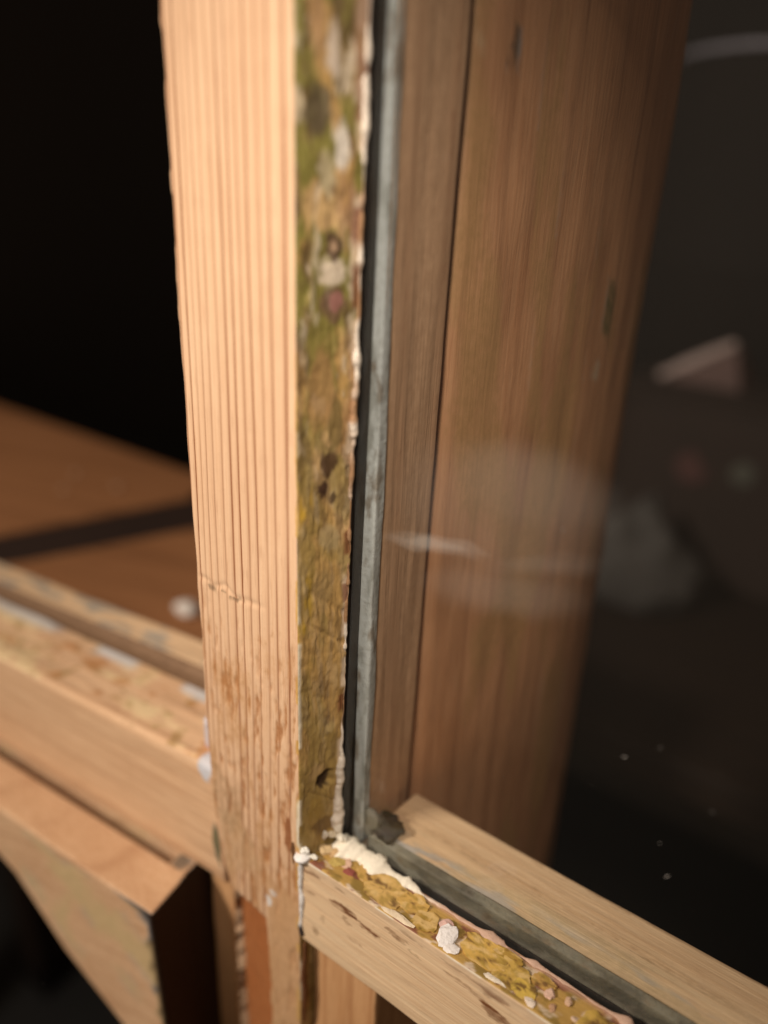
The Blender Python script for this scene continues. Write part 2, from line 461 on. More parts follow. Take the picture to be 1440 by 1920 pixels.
blend(tint, lin(150, 94, 60), F * blot(X0, Z, -.005, .004, .001, .006, 13, .5) * .5)
blend(tint, lin(176, 108, 62), F * sstep(0, .0006, cut) * .75)      # redder wood laid bare by the cut
# rebate face: layers of old ochre paint, grime, algae, white putty
yn = Y0; zw = Z + Y0 * .9
up = sstep(.07, .12, Z)
blend(tint, lin(192, 154, 94), Sd * 1.0)
n1 = fbm(yn / .0050, 4, zw / .013, 101, 4); n2 = fbm(yn / .0036, 5, zw / .010, 111, 4); n3 = fbm(yn / .0016, 6, zw / .0075, 121, 4)
blend(tint, lin(206, 172, 122), Sd * sstep(.50, .66, n1) * .7)
blend(tint, lin(128, 122, 58), Sd * sstep(.38, .54, n2) * (.34 + .60 * up))
blend(tint, lin(100, 76, 52), Sd * sstep(.53, .68, n3) * (.40 + .38 * up))
blend(tint, lin(222, 204, 178), Sd * sstep(.57, .68, fbm(yn / .0011, 7, zw / .005, 131, 3)) * (.12 + .5 * up))
sc = fbm(yn / .0006, 9, (Z - Y0 * 1.6) / .0042, 161, 3)
blend(tint, lin(216, 184, 128), Sd * sstep(.60, .72, sc) * .25)
blend(tint, lin(104, 78, 46), Sd * sstep(.60, .72, 1 - sc) * .3)
blend(tint, lin(176, 134, 110), Sd * sstep(.55, .68, fbm(yn / .003, 8, zw / .012, 141, 3)) * up * sstep(.005, .008, yn) * .6)
blend(tint, lin(196, 156, 44), Sd * sstep(.5, .66, fbm(yn / .002, 8, Z / .010, 151, 3)) * (1 - sstep(.0016, .0036, yn)) * sstep(.04, .055, Z) * (1 - sstep(.085, .1, Z)) * .9)
for (z, y, rz, ry, c, a, sd) in [
        (.1125, .0058, .0030, .0026, (112, 82, 66), .8, 1), (.1130, .0064, .0016, .0012, (176, 122, 112), .8, 2),
        (.1175, .0058, .0022, .0022, (226, 208, 184), .9, 3), (.1213, .0056, .0022, .0014, (84, 60, 46), .9, 4), (.1213, .0056, .0009, .0006, (170, 140, 110), .8, 4),
        (.1350, .0066, .0040, .0013, (226, 216, 200), .95, 5), (.1315, .0045, .0035, .0012, (206, 190, 150), .7, 6),
        (.1400, .0030, .0040, .0020, (96, 84, 62), .8, 7), (.1475, .0052, .0035, .0012, (224, 206, 186), .8, 8), (.1505, .0030, .0060, .0012, (190, 150, 110), .7, 9),
        (.0860, .0056, .0030, .0018, (84, 58, 40), .9, 10), (.0815, .0046, .0016, .0010, (70, 46, 34), .95, 11), (.0795, .0066, .0013, .0008, (74, 52, 38), .8, 12),
        (.0930, .0066, .0050, .0016, (116, 100, 60), .7, 13), (.1000, .0040, .0080, .0024, (178, 138, 90), .75, 14),
        (.0720, .0060, .0030, .0020, (190, 168, 124), .6, 15), (.0620, .0050, .0050, .0024, (168, 140, 92), .6, 16),
        (.0170, .0062, .0024, .0020, (60, 42, 30), .95, 17), (.0200, .0040, .0020, .0022, (196, 162, 110), .7, 18),
        (.0300, .0070, .0015, .0010, (206, 178, 120), .8, 19), (.0095, .0040, .0050, .0020, (164, 132, 66), .7, 20), (.0050, .0060, .0030, .0030, (112, 84, 54), .7, 21)]:
    blend(tint, lin(*c), Sd * blot(Y0, Z, y, z, ry, rz, sd + 300, .45) * a)
blend(tint, lin(218, 196, 168), Sd * sstep(.0084, .0093, Y0) * sstep(.42, .56, vnoise(0, 3, Z / .006, 171)) * .95)
blend(tint, lin(132, 78, 50), Sd * sstep(.0082, .0092, Y0) * sstep(.58, .7, vnoise(0, 3, Z / .005, 181)) * .8)
blend(tint, lin(226, 214, 190), Sd * (1 - sstep(.0002, .0009, Y0)) * sstep(.5, .62, vnoise(0, 3, Z / .006, 191)) * (1 - sstep(.05, .07, Z)) * .9)
blend(tint, lin(212, 170, 134), inner.astype(float) * .5)
gap = (TG == 'gap').astype(float)
blend(tint, lin(42, 32, 26), gap * .95)
P = np.stack([X, Y, Z], -1)
gcs = np.stack([X0, Y0, Z], -1)
st = add_obj("stile", P.reshape(-1, 3), grid_faces(T, N), M['stile'], sash, tint.reshape(-1, 4), gcs.reshape(-1, 3))
recalc(st)

# --- bottom rail
def rail_tint(t, l, a, b, tg):
    nr = (tg == 'near').astype(float); rb = (tg == 'rebate').astype(float); inn = (tg == 'inner').astype(float); gp = (tg == 'gap').astype(float)
    blend(t, lin(226, 196, 162), nr * sstep(-.006, -.001, b) * .4)
    blend(t, lin(120, 74, 42), nr * sstep(.56, .68, fbm(l / .009, 1, b / .0022, 201, 4)) * sstep(-.011, -.007, b) * (1 - sstep(-.003, -.0012, b)) * .45)
    for (x, z, rx, rz, cc, am) in [(.0125, -.0068, .0024, .0016, (112, 70, 44), .85), (.0108, -.0095, .0012, .0010, (128, 84, 50), .8), (.0165, -.0078, .0018, .0010, (124, 80, 50), .8),
                                   (.0128, -.0135, .0022, .0008, (146, 96, 60), .7), (.0026, -.0185, .0010, .0015, (118, 86, 56), .85), (.0046, -.0135, .0008, .0012, (128, 96, 62), .6),
                                   (.0235, -.0045, .0030, .0008, (128, 84, 48), .8), (.0400, -.0050, .0050, .0008, (140, 92, 56), .7), (.0275, -.0058, .0014, .0007, (120, 90, 60), .6)]:
        blend(t, lin(*cc), nr * blot(l, b + l * .12, x, z + x * .12, rx * 1.2, rz, int(x * 1e5), .9) * am * .45)
    blend(t, lin(240, 228, 206), nr * sstep(-.0010, -.0002, b) * sstep(.4, .56, vnoise(l / .004, 3, 0, 211)) * .85)
    blend(t, lin(190, 152, 84), rb * 1.0)
    blend(t, lin(140, 116, 58), rb * sstep(.45, .6, fbm(l / .004, a / .003, 1, 221, 4)) * .8)
    blend(t, lin(220, 198, 172), rb * sstep(.55, .66, fbm(l / .003, a / .002, 2, 231, 4)) * .85)
    blend(t, lin(126, 70, 62), rb * sstep(.58, .68, fbm(l / .003, a / .002, 3, 241, 4)) * .85)
    blend(t, lin(196, 152, 128), rb * sstep(.0078, .0092, a) * .75)
    blend(t, lin(48, 52, 44), gp * .9)
    blend(t, lin(216, 190, 152), inn * sstep(.45, .65, fbm(l / .02, a / .004, 4, 251, 3)) * (1 - sstep(.02, .024, a)) * .5)
    blend(t, lin(150, 108, 74), inn * sstep(.56, .66, fbm(l / .045, a / .0018, 5, 261, 3)) * .2)
    blend(t, lin(190, 186, 180), inn * sstep(.0205, .0165, a) * sstep(.52, .68, fbm(l / .012, a / .004, 6, 271, 3)) * .6)
rail_prof = [(0, -.0244, .0008, .0003, 'near'), (0, 0, .0006, .00025, 'rebate'), (.0100, -.0017, .0004, .002, 'gap'), (.0100, -.0052, 0, .002, 'gap'),
             (.0142, -.0052, 0, .002, 'gap'), (.0142, .0004, .0008, .0004, 'inner'), (.0327, -.0018, .0014, .003, 'back'), (.0327, -.0244, .001, .004, 'lo')]
rail = timber("bottom_rail", M['rail'], sash, (0, 0, 0), (1, 0, 0), (0, 1, 0), (0, 0, 1), .19, rail_prof, .00035, .00018, rail_tint,
              gc_fn=lambda l, a, b: np.stack([a + b * .3, b - a * .4, l], -1), seed=3,
              off_fn=lambda a, b: np.interp(a, [0, .0100, .0135, .0145], [-.0010, .0013, .0040, .0060]))

# --- timber under the rail and strip beside the horn
timber("tenon_block", M['horn'], sash, (0, 0, -.110), (0, 0, 1), (1, 0, 0), (0, 1, 0), .0852, box_prof(-.0006, .0172, .0034, .028, .0008, .0008), .001, .0003, seed=5)
def strip_tint(t, l, a, b, tg):
    blend(t, lin(186, 112, 66), sstep(.07, .10, l) * .8 * np.ones_like(a))
    blend(t, lin(206, 204, 210), sstep(.113, .116, l) * .85 * np.ones_like(a))
timber("edge_strip", M['horn'], sash, (0, 0, -.110), (0, 0, 1), (1, 0, 0), (0, 1, 0), .122, box_prof(-.0395, -.0300, .0072, .028, .0012, .001), .001, .0004, strip_tint, seed=6)

# --- glass
gx0, gx1, gz0, gz1, gy0, gy1 = .0010, .188, -.0040, .190, .0104, .0132
gv = [(gx0, gy0, gz0), (gx1, gy0, gz0), (gx1, gy1, gz0), (gx0, gy1, gz0), (gx0 + .0026, gy0, gz1), (gx1, gy0, gz1), (gx1, gy1, gz1), (gx0 + .0026, gy1, gz1)]
gf = [(0, 1, 5, 4), (2, 3, 7, 6), (0, 3, 2, 1), (4, 5, 6, 7), (0, 4, 7, 3), (1, 2, 6, 5)]
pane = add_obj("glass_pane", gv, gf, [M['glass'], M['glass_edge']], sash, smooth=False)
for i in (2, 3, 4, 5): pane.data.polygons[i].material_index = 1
pane["label"] = "clear old window pane with faint painted reflections and dust specks"
# dust specks on the pane
dv, df_ = [], []
specks = [(.0411, .08461, .0004), (.06616, .03242, .0006), (.05617, .05068, .0005), (.01636, .13428, .0003), (.0640, .0380, .0003), (.0700, .0480, .0003), (.0610, .0550, .0003)]
for i in range(150): specks.append((random.uniform(.012, .085), random.uniform(.008, .15), random.uniform(.00004, .00013)))
for (x, z, s) in specks:
    k = len(dv); an = random.uniform(.3, 1.2); e = random.uniform(.12, .35); ca, sa = math.cos(an), math.sin(an)
    for (p, q) in ((-1, 0), (0, -e), (1, 0), (0, e)):
        dv.append((x + s * (p * ca - q * sa), gy0 - .00004, z + s * (p * sa + q * ca)))
    dv.append((x, gy0 - .00004 - s * .3, z))
    df_ += [(k, k + 1, k + 4), (k + 1, k + 2, k + 4), (k + 2, k + 3, k + 4), (k + 3, k, k + 4)]
ds = add_obj("dust", dv, df_, flat_mat("pale_dust", (.22, .20, .18), .8), pane, smooth=False); ds["kind"] = "stuff"

# --- bedding putty seen behind the glass
def bed_tint(c1, c2, seed):
    def f(t, l, a, b, tg):
        one = np.ones_like(l)
        blend(t, c1, one)
        blend(t, c2, sstep(.48, .66, fbm(l / .008, a / .002, b / .002, seed, 4)) * .8)
        blend(t, lin(120, 104, 84), sstep(.58, .7, fbm(l / .005, a / .002, b / .002, seed + 9, 3)) * .7)
    return f
timber("bedding_putty", M['bed'], sash, (0, 0, -.003), (0, 0, 1), (1, 0, 0), (0, 1, 0), .188, [(.0016, .0134, .0003, .0004, 'a'), (.0045, .0134, .0005, .0004, 'b'), (.0045, .0158, .0003, .0006, 'c'), (.0016, .0150, 0, .001, 'd')], .0006, .0005, bed_tint(lin(192, 196, 194), lin(144, 146, 140), 401), seed=8)
timber("bedding_putty", M['bed'], sash, (.006, 0, 0), (1, 0, 0), (0, 1, 0), (0, 0, 1), .18, [(.0134, -.0052, 0, .001, 'a'), (.0134, .0000, .0004, .0004, 'b'), (.0152, .0008, .0004, .0004, 'c'), (.0156, -.0020, 0, .001, 'd')], .0006, .00035, bed_tint(lin(122, 118, 104), lin(84, 80, 70), 421), seed=9)

# --- white putty bead along the glass, crumbs and filler
def bead(name, pts, rad, cols, mat, parent, seg=9, seed=0, squash=(1, 1, 1)):
    pts = np.asarray(pts, float); n = len(pts)
    tan = np.gradient(pts, axis=0); tan /= np.linalg.norm(tan, axis=1)[:, None]
    ref = np.array([0, 1, 0]) if abs(tan[0, 1]) < .9 else np.array([1, 0, 0])
    e1 = np.cross(tan, ref); e1 /= np.linalg.norm(e1, axis=1)[:, None]; e2 = np.cross(tan, e1)
    th = np.linspace(0, 2 * np.pi, seg, endpoint=False)
    dirs = np.cos(th)[None, :, None] * e1[:, None] + np.sin(th)[None, :, None] * e2[:, None]
    base = pts[:, None] + dirs * .0006
    k = .55 + .9 * fbm(base[..., 0] / .0011, base[..., 1] / .0011, base[..., 2] / .0016, seed, 3)
    V = pts[:, None] + dirs * (np.asarray(rad)[:, None] * k)[..., None] * np.array(squash)
    t = np.ones((n, seg, 4)); t[..., :3] = np.asarray(cols)[:, None]
    o = add_obj(name, V.reshape(-1, 3), grid_faces(n, seg), mat, parent, t.reshape(-1, 4)); recalc(o)
    return o
def mixc(c1, c2, f): return np.array(c1)[None] * (1 - f[:, None]) + np.array(c2)[None] * f[:, None]
z = np.linspace(.001, .184, 760)
r = .00008 + .00045 * sstep(.50, .72, fbm(0, 1, z / .007, 501, 3)) * sstep(.085, .105, z) + .00030 * sstep(.45, .7, fbm(0, 2, z / .004, 511, 3))
r = r + .0009 * sstep(.026, .018, z) * (.35 + .9 * vnoise(0, 0, z / .0045, 521)) + .0006 * np.exp(-((z - .0055) / .003) ** 2)
r = r + .0004 * np.exp(-((z - .1) / .012) ** 2)
cf = sstep(.42, .6, fbm(0, 3, z / .008, 531, 3)) * sstep(.026, .034, z)
cf = np.maximum(cf, np.exp(-((z - .084) / .006) ** 2))
cols = mixc(lin(236, 222, 204), lin(176, 136, 100), cf)
xx = XG(z) + .0001 + (vnoise(0, 4, z / .003, 541) - .5) * .0005
bead("putty_bead", np.stack([xx, np.full_like(z, .0097) - r * .3, z], 1), r, cols, M['putty'], sash, seed=3)
x = np.linspace(.0015, .186, 620)
r = .00022 + .0008 * sstep(.4, .7, fbm(x / .012, 1, 0, 551, 3)) * (1 - sstep(.02, .035, x)) + .00035 * sstep(.5, .7, fbm(x / .005, 2, 0, 561, 3))
r = r * (.25 + 1.2 * vnoise(x / .003, 5, 0, 565)) + .0006 * sstep(.022, .004, x) * vnoise(x / .004, 6, 0, 566)
cols = mixc(lin(238, 228, 208), lin(190, 146, 122), sstep(.02, .03, x) * .8)
bead("putty_bead", np.stack([x, .0094 - r * .3 + (vnoise(x / .004, 0, 3, 571) - .5) * .0006, -.0015 + r * .25 * np.ones_like(x)], 1), r, cols, M['putty'], sash, seed=4, squash=(1, 1.7, .55))
# joint between stile and rail: white filler line with a dark end
zz = np.linspace(-.0225, .0006, 120)
r = .00040 + .00035 * vnoise(0, 1, zz / .003, 581) + .0009 * np.exp(-((zz - .0003) / .0012) ** 2)
cols = mixc(lin(238, 234, 230), lin(62, 52, 50), sstep(-.0190, -.0208, zz))
bead("joint_filler", np.stack([-.0012 + (vnoise(0, 2, zz / .004, 591) - .5) * .0008, np.full_like(zz, .0001), zz], 1), r, cols, M['putty'], sash, seed=5)
zz = np.linspace(-.052, -.026, 60)
bead("joint_filler", np.stack([-.0010 + (vnoise(0, 2, zz / .006, 593) - .5) * .0006, np.full_like(zz, .0006), zz], 1), .0003 + .0003 * np.sin(np.linspace(0, 3.14, 60)), np.tile(lin(120, 78, 50), (60, 1)), M['putty'], sash, seed=6)

def lump(name, c, s, col, mat, parent, seed, flat=1.0):
    import bmesh
    bm = bmesh.new(); bmesh.ops.create_icosphere(bm, subdivisions=(2 if name == 'putty_crumb' else 3), radius=1.0)
    V = np.array([v.co[:] for v in bm.verts]); faces = [[v.index for v in f.verts] for f in bm.faces]; bm.free()
    k = .15 + 1.7 * fbm(V[:, 0] * 1.5 + seed, V[:, 1] * 1.5, V[:, 2] * 1.5, seed, 5)
    V = V * k[:, None] * np.array(s) + np.array(c)
    t = np.ones((len(V), 4)); t[:, :3] = col
    return add_obj(name, V, faces, mat, parent, t, smooth=(name != 'putty_crumb'))
for i, (c, s, col) in enumerate([
        ((.0012, .0088, .0030), (.0011, .0010, .0026), (238, 230, 214)), ((.0022, .0086, .0008), (.0013, .0010, .0012), (236, 228, 210)), ((.0002, .0080, .0012), (.0010, .0010, .0009), (228, 214, 188)),
        ((-.0002, .0062, .0020), (.0009, .0006, .0014), (226, 216, 200)), ((.0034, .0088, -.0008), (.0016, .0010, .0009), (232, 218, 190)), ((.0012, .0050, -.0004), (.0014, .0015, .0007), (206, 178, 134)),
        ((.0030, .0062, -.0008), (.0015, .0016, .0008), (196, 162, 118)), ((.0048, .0040, -.0006), (.0016, .0015, .0007), (186, 160, 92)), ((-.0008, .0006, .0016), (.0010, .0008, .0010), (240, 236, 226)),
        ((.0010, .0012, .0006), (.0011, .0007, .0006), (236, 230, 216)), ((.0065, .0050, -.0008), (.0013, .0012, .0006), (214, 176, 150)), ((.0086, .0036, -.0006), (.0012, .0010, .0005), (150, 84, 72)),
        ((.0325, .0034, .0000), (.0017, .0026, .0012), (240, 234, 230)), ((.0345, .0016, -.0002), (.0015, .0012, .0009), (238, 230, 224)), ((.0310, .0056, -.0006), (.0013, .0014, .0008), (214, 176, 164)),
        ((.0530, .0052, -.0006), (.0014, .0015, .0010), (216, 180, 158)), ((.0562, .0060, -.0006), (.0010, .0012, .0008), (206, 170, 140)), ((.0545, .0030, -.0006), (.0010, .0012, .0008), (190, 150, 118)), ((.0585, .0036, -.0008), (.0012, .0009, .0008), (212, 184, 160)),
        ((.0510, .0014, -.0002), (.0016, .0012, .0007), (232, 214, 196)), ((.0440, .0012, -.0002), (.0030, .0008, .0005), (230, 216, 196)), ((.0225, .0010, -.0001), (.0032, .0007, .0005), (232, 212, 182))]):
    lump("putty_crumb", c, (s[0] * (.7 if c[0] > .04 else 1.0), s[1] * (.7 if c[0] > .04 else 1.0), s[2] * (.42 if c[0] > .003 else .85)), lin(*col), M['putty'], sash, 600 + i)

lump("corner_lump", (.0085, .0172, .0012), (.0034, .0036, .0012), lin(44, 40, 34), M['bed'], sash, 990)  # dark lump set in the inner corner
lump("corner_lump", (.0058, .0148, .0026), (.0026, .0012, .0034), lin(112, 108, 96), M['bed'], sash, 991)
def flake(cx, cy, lx, ly, col, seed, th=.00034, z0=-.0004):
    nr, na = 7, 40
    ang = np.linspace(0, 2 * np.pi, na, endpoint=False)
    out = .62 + .75 * fbm(np.cos(ang) * 1.7 + seed, np.sin(ang) * 1.7, 0, seed, 4)
    rr_ = np.linspace(0, 1, nr)[:, None]
    sup = lambda c: np.sign(c) * np.abs(c) ** .8
    px = cx + lx * sup(np.cos(ang))[None] * out[None] * rr_; py = np.clip(cy + ly * sup(np.sin(ang))[None] * out[None] * rr_, .0003, .0095)
    zb = z0 - py * .10
    h = th * (.8 + .5 * fbm(px / .003, py / .003, seed, seed + 3, 2))
    V = np.concatenate([np.stack([px, py, zb + h], -1).reshape(-1, 3), np.stack([px[-1], py[-1], zb[-1] - .0008], -1)])
    n_ = fbm(V[:, 0] / .0014, V[:, 1] / .0010, seed, seed + 7, 4); n2_ = fbm(V[:, 0] / .0022, V[:, 1] / .0014, seed, seed + 11, 4)
    t = np.ones((len(V), 4)); t[:, :3] = col
    for c, m_ in ((lin(150, 124, 54), sstep(.50, .64, n_) * .6), (lin(226, 192, 132), sstep(.56, .68, n2_) * .7), (lin(96, 64, 42), sstep(.60, .72, 1 - n2_) * .8)):
        t[:, :3] = t[:, :3] * (1 - m_[:, None]) + np.array(c) * m_[:, None]
    Fc = []
    for q in range(nr):
        for i in range(na):
            j = (i + 1) % na; Fc.append((q * na + i, q * na + j, (q + 1) * na + j, (q + 1) * na + i))
    Fc.append([nr * na + i for i in range(na)][::-1])
    o = add_obj("paint_flake", V, Fc, M['flake'], sash, t, smooth=False); recalc(o); return o
for i, (cx, cy, lx, ly, c) in enumerate([(.0170, .0046, .0056, .0036, (210, 172, 104)), (.0235, .0060, .0036, .0026, (206, 166, 92)), (.0275, .0036, .0030, .0026, (184, 146, 74)), (.0120, .0058, .0030, .0022, (196, 156, 88)),
                                         (.0395, .0052, .0052, .0032, (212, 172, 90)), (.0455, .0042, .0040, .0030, (200, 164, 84)), (.0490, .0030, .0024, .0020, (216, 182, 88)), (.0435, .0074, .0030, .0014, (176, 140, 66)),
                                         (.0630, .0046, .0046, .0034, (204, 168, 84)), (.0700, .0050, .0040, .0030, (206, 166, 88)), (.0670, .0026, .0030, .0016, (214, 178, 96)), (.0510, .0068, .0026, .0016, (190, 150, 84)),
                                         (.0780, .0050, .0046, .0030, (200, 160, 70)), (.0900, .0046, .0060, .0030, (206, 168, 72))]):
    flake(cx, cy, lx * .9, ly * .95, lin(*c), 700 + i)

# ================================================================== NEIGHBOURING SASH (left)
OL = np.array([-.031, .0029, .0052]); uL = np.array([-.9965, -.0271, -.0785]); vL = np.array([-.0271, .9996, 0.0]); wL = np.array([-.0784, -.0021, .9969])
left = thing("casement_frame", "tilted weathered pine frame rail with empty glazing groove, butting the stile from the left", "window frame", tuple(OL - .034 * wL))
def left_tint(t, l, a, b, tg):
    top = ((tg == 'top') | (tg == 'top2')).astype(float); gv_ = (tg == 'groove').astype(float); nr = (tg == 'near').astype(float)
    blend(t, lin(242, 214, 166), (tg == 'top') * sstep(.35, .7, fbm(l / .012, a / .006, 1, 801, 4)) * .5)
    blend(t, lin(176, 140, 92), (tg == 'top') * sstep(.58, .76, fbm(l / .004, a / .003, 2, 811, 4)) * .5)
    blend(t, lin(196, 140, 92), (tg == 'top') * sstep(.58, .7, fbm(l / .006, a / .004, 3, 821, 3)) * .5)
    blend(t, lin(212, 208, 206), (tg == 'top') * sstep(.016, .0205, a) * sstep(.4, .6, fbm(l / .02, a / .01, 4, 831, 3)) * .85)
    blend(t, lin(128, 100, 76), gv_ * .6)
    blend(t, lin(218, 188, 150), (tg == 'top2') * .4)
    blend(t, lin(150, 146, 140), (tg == 'top2') * sstep(.55, .66, fbm(l / .01, a / .003, 5, 841, 3)) * .6)
    blend(t, lin(206, 206, 212), ((tg == 'top') | (tg == 'near')) * blot(l, b, .0030, .0005, .0032, .0045, 7, .5) * .9)
    blend(t, lin(120, 112, 84), nr * blot(l, b, .0012, -.022, .0016, .006, 8, .5) * .8)
left_prof = [(0, -.0342, .0010, .002, 'near'), (0, 0, .0018, .0005, 'top'), (.0218, -.0006, .0006, .001, 'groove'), (.0218, -.0026, 0, .002, 'groove'), (.0285, -.0026, 0, .002, 'groove'), (.0285, .0004, .0006, .0006, 'top2'), (.0388, .0004, .0012, .004, 'back'), (.0388, -.0342, .001, .004, 'lo')]
timber("rail", M['left'], left, OL, uL, vL, wL, .20, left_prof, .0007, .00045, left_tint, seed=12, gc_fn=lambda l, a, b: np.stack([a + b * .5, b - a * .3, l], -1))

# lower bracket-like sill horn that sticks out in front under it
sill = thing("sill_block", "sawn pine sill block jutting forward under the left frame rail, cut end painted dark as shade", "wooden block", tuple(OL - .10 * wL))
poly = [(.0095, -.0364), (.16, -.0364), (.16, -.046), (.100, -.050), (.074, -.0602), (.055, -.0775), (.032, -.0905), (.0118, -.104)]
nu = len(poly); ys_ = [-.0155, .020]
import bmesh
bm = bmesh.new()
def prism(pl, v0, v1, d1):
    vf = [bm.verts.new(OL + a * uL + v0 * vL + b * wL) for a, b in pl]
    vb = [bm.verts.new(OL + (a + (d1 if a < .02 else 0)) * uL + v1 * vL + b * wL) for a, b in pl]
    bm.faces.new(vf); bm.faces.new(vb[::-1])
    for i in range(len(pl)): bm.faces.new([vf[i], vb[i], vb[(i + 1) % len(pl)], vf[(i + 1) % len(pl)]])
prism(poly, -.0155, -.0020, .0027)
prism([(.0125, -.0366), (.0190, -.0366), (.0192, -.043), (.16, -.043)] + [(a + (.0028 if a < .02 else 0), b) for a, b in poly[2:]], -.0030, .020, .0015)
bmesh.ops.recalc_face_normals(bm, faces=bm.faces)
bmesh.ops.bevel(bm, geom=bm.edges[:], offset=.0009, segments=3, affect='EDGES', profile=.5)
bmesh.ops.triangulate(bm, faces=bm.faces)
for _ in range(3):
    long_ = [e for e in bm.edges if e.calc_length() > .004]
    if long_: bmesh.ops.subdivide_edges(bm, edges=long_, cuts=1); bmesh.ops.triangulate(bm, faces=[f for f in bm.faces if len(f.verts) > 4])
V = np.array([v.co[:] for v in bm.verts]); Fs = [[v.index for v in f.verts] for f in bm.faces]
bm.verts.index_update(); Fs = [[v.index for v in f.verts] for f in bm.faces]; bm.free()
Lc = V - OL; l_, a_, b_ = Lc @ uL, Lc @ vL, Lc @ wL
t = np.zeros((len(V), 4)); t[:, :3] = .4
blend(t, lin(214, 186, 140), sstep(.5, .7, fbm((l_ * .75 + b_) / .03, (b_ - l_ * .4) / .007, 1, 861, 3)) * (b_ < -.038) * .6)
shaded_end = (l_ < .0108 + np.where(a_ > -.0032, .0016, 0) + np.clip(a_ + .0155, 0, .04) * .113 + np.clip(-.0354 - b_, 0, 1) * .033) & (b_ < -.0368)
blend(t, lin(46, 28, 16), shaded_end * 1.0)  # cut end coloured dark to stand for its unlit side
blend(t, lin(140, 120, 100), blot(l_, a_, .0165, .0, .0030, .004, 9, .5) * (b_ > -.038) * .8)
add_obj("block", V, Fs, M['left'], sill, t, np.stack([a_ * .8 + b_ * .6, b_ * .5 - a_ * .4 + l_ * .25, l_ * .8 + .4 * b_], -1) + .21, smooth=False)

# ================================================================== BOARD BEHIND THE GLASS
post = thing("timber_post", "rough brown pine post standing behind the glass pane, receding into the dark", "post", (-.02, .075, -.75))
pd = np.array([0, 1.0, 0]); pn = np.array([1.0, 0, 0])
def post_tint(t, l, a, b, tg):
    face = np.ones_like(l)
    blend(t, lin(104, 96, 60), blot(a, l, .044, .857, 0.0030, .0075, 11, .5) * .5)
    blend(t, lin(196, 176, 150), blot(a, l, .042, .843, .0022, .003, 12, .5) * .5)
    blend(t, lin(90, 70, 56), blot(a, l, .0075, .902, .0016, .004, 13, .5) * .6)
    blend(t, lin(222, 206, 180), blot(a, l, .0020, .903, .0008, .0012, 14, .4) * .8)
    blend(t, lin(176, 136, 92), sstep(.5, .68, fbm(a / .008, 1, l / .05, 871, 3)) * .5)
ss = np.linspace(0, .118, 26)
post_prof = [(-.0, -.034, .001, .004, 'a'), (.110, -.034, .002, .004, 'b')] + [(q, .55 * q - 5.6 * q * q, 0, .0016, 'c') for q in ss[::-1]]
timber("board", M['post'], post, (.0040, .0356, -.75), (0, 0, 1), pd, pn, 1.1, post_prof, .0025, .0005, post_tint, seed=15)

# ================================================================== BENCH (left, behind)
bench = thing("workbench", "brown board bench with a painted dark shadow band across its boards, blurred behind the frame", "bench", (-.42, .17, -.75))
zt = -.06
def slab(name, pts, z0, z1, mat, parent, seed):
    """flat board with a free outline"""
    bm = bmesh.new()
    a = [bm.verts.new((x, y, z1)) for x, y in pts]; b = [bm.verts.new((x, y, z0)) for x, y in pts]
    bm.faces.new(a); bm.faces.new(b[::-1])
    for i in range(len(pts)): bm.faces.new([a[i], b[i], b[(i + 1) % len(pts)], a[(i + 1) % len(pts)]])
    bmesh.ops.recalc_face_normals(bm, faces=bm.faces)
    bmesh.ops.bevel(bm, geom=bm.edges[:], offset=.0015, segments=2, affect='EDGES', profile=.5)
    bm.verts.index_update()
    V = np.array([v.co[:] for v in bm.verts]); Fs = [[v.index for v in f.verts] for f in bm.faces]; bm.free()
    t = np.zeros((len(V), 4)); t[:, :3] = .4
    return add_obj(name, V, Fs, mat, parent, t, np.stack([V[:, 1] - V[:, 0] * .3, V[:, 2], V[:, 0]], -1) + seed, smooth=False)
slab("board", [(-.60, -.075), (-.66, .236), (-.30, .2385), (-.2815, .2101), (-.3171, .1048), (-.42, -.13)], zt - .03, zt, M['bench'], bench, .3)
slab("board", [(-.30, .052), (-.2775, .0966), (-.2451, .1784), (-.225, .236), (-.05, .236), (-.05, .052)], zt - .03, zt, M['bench'], bench, .7)
slab("shadow_strip", [(-.42, -.128), (-.3165, .1048), (-.281, .2101), (-.26, .2340), (-.2262, .2340), (-.2458, .1784), (-.2782, .0966), (-.33, -.02)], zt - .026, zt - .0015, flat_mat("painted_shadow", lin(44, 26, 16)), bench, .9)  # dark strip that paints a shadow band across the bench
for (x, y) in ((-.58, .0), (-.58, .21), (-.08, .21), (-.08, .075)):
    timber("leg", M['dark'], bench, (x, y, -.75), (0, 0, 1), (1, 0, 0), (0, 1, 0), .659, box_prof(-.02, .02, -.02, .02, .002, .01), .05, .0005)
crumb_loc = (-.1748, .1141, zt)
cr_ = thing("plaster_crumb", "small white plaster crumb lying on the bench board next to the stile", "crumb", crumb_loc)
lump("crumb", (-.1748, .1141, zt + .0022), (.0058, .0040, .0030), lin(226, 216, 206), M['putty'], cr_, 901)
for i, (x, y, s, lab) in enumerate([(-.365, .184, .0022, "tiny pale shaving on the bench, farthest left of three"), (-.326, .188, .0022, "tiny pale shaving on the bench, nearest the dark band end"), (-.346, .163, .0022, "tiny pale shaving on the bench, between two others")]):
    c = lump("wood_shaving", (x, y, zt + s * .35), (s * 1.2, s, s * .5), lin(176, 140, 112), M['putty'], None, 910 + i)
    c["label"] = lab; c["category"] = "shaving"; c["group"] = "pale bits on the bench"

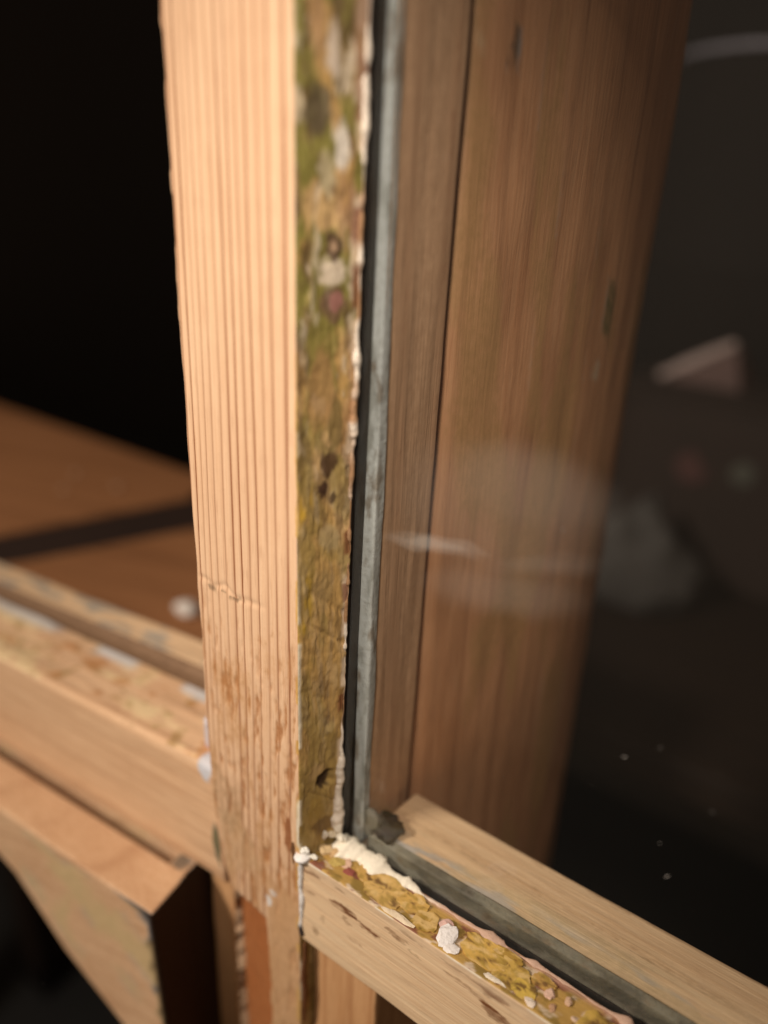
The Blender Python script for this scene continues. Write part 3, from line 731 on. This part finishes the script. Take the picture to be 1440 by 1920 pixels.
# ================================================================== DARK STORE BEHIND THE GLASS (added pale shapes stand in for reflections)
rear = thing("storage_shelf", "dark low shelf board in the gloom behind the glass", "shelf", (.1, .7, -.75))
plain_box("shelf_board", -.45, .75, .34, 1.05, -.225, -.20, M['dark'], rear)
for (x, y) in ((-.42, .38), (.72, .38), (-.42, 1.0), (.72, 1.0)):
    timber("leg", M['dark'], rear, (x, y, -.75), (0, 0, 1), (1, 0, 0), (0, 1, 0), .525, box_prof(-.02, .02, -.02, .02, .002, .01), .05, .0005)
crate = thing("storage_box", "dark brown box with added pink and pale patches standing in for reflections, in the gloom at right", "box", (.05, .72, -.20))
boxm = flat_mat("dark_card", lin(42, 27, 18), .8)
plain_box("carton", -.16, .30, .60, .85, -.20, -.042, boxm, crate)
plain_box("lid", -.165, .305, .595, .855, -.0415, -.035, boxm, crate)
def reflection_patch(name, x, z, s, col, seed):
    rr = np.random.default_rng(seed); n = 9
    ang = np.linspace(0, 2 * np.pi, n, endpoint=False)
    px = x + s * np.cos(ang) * (.7 + .5 * rr.random(n)); pz = z + s * 1.1 * np.sin(ang) * (.7 + .5 * rr.random(n))
    V = [(a, .5985, b) for a, b in zip(px, pz)] + [(a, .5965, b) for a, b in zip(px, pz)]
    F_ = [list(range(n)), list(range(2 * n - 1, n - 1, -1))] + [(i, (i + 1) % n, n + (i + 1) % n, n + i) for i in range(n)]
    o = add_obj(name, V, F_, flat_mat(name + "_patch", col), crate, smooth=False); recalc(o); return o
reflection_patch("pink_reflection", -.084, -.098, .014, lin(84, 50, 46), 31)
reflection_patch("pale_reflection", -.0387, -.0912, .010, lin(84, 84, 74), 32)

card = thing("reflection_card", "added pinkish folded card standing in for a reflection on the dark box lid", "card", (-.095, .66, -.035))
cv = [(-.140, .650, -.0345), (-.066, .645, -.0345), (-.079, .655, .0040), (-.136, .668, -.0335), (-.062, .690, -.0345), (-.077, .662, .0038)]
o = add_obj("reflection_sheet", cv, [(0, 1, 2), (3, 5, 4), (0, 3, 4, 1), (0, 2, 5, 3), (1, 4, 5, 2)], flat_mat("pink_reflection_card", lin(104, 78, 72)), card, smooth=False); recalc(o)
ep = np.linspace(0, 1, 24)[:, None]
bead("lit_edge", np.array([-.139, .6495, -.0335]) * (1 - ep) + np.array([-.0790, .6540, .0045]) * ep, .0035 + .0018 * np.sin(ep[:, 0] * 3), np.tile(lin(196, 176, 170), (24, 1)), M['putty'], card, 8, 77)  # pale bead paints the light along the sheet's upper edge

bag = lump("reflection_bundle", (-.078, .525, -.158), (.046, .030, .058), lin(78, 75, 72), crust_mat("grey_reflection", scale=60, var=.3), None, 1001)
bv = bag.data.vertices
for v in bv:
    f = min(1, max(0, (v.co.z + .20) / .09)); v.co.x = -.078 + (v.co.x + .078) * (1.25 - .75 * f) - .012 * f
    v.co.z = max(v.co.z, -.1995)
bag["label"] = "added pale grey-green bundle standing in for a reflection, slumped in the gloom seen through the pane"; bag["category"] = "cloth"

can = thing("canister", "tall dark canister standing on the box, its pale rim standing in for a reflection at top right", "canister", (-.097, .80, -.035))
cx, cy, R, zt_, zb_ = -.097, .80, .115, .243, -.0345
th = np.linspace(0, 2 * np.pi, 96, endpoint=False)
rings = [(.0001, zb_), (.96, zb_), (1.0, zb_ + .004), (1.0, .06), (1.006, .062), (1.006, .066), (1.0, .068), (1.0, zt_ - .012), (.985, zt_ - .004), (.93, zt_ - .004), (.0001, zt_ - .006)]
V = np.array([[(cx + R * r_ * math.cos(a), cy + R * r_ * math.sin(a), z_) for a in th] for r_, z_ in rings]).reshape(-1, 3)
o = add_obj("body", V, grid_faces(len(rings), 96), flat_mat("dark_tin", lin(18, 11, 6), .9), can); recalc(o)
rp = np.array([[cx + R * math.cos(a), cy + R * math.sin(a), zt_ - .004] for a in np.linspace(0, 2 * np.pi, 120)])
bead("reflection_rim", rp, np.full(120, .0030), np.tile(lin(150, 148, 158), (120, 1)), M['putty'], can, 8, 5)  # pale rim added in place of a curved reflection
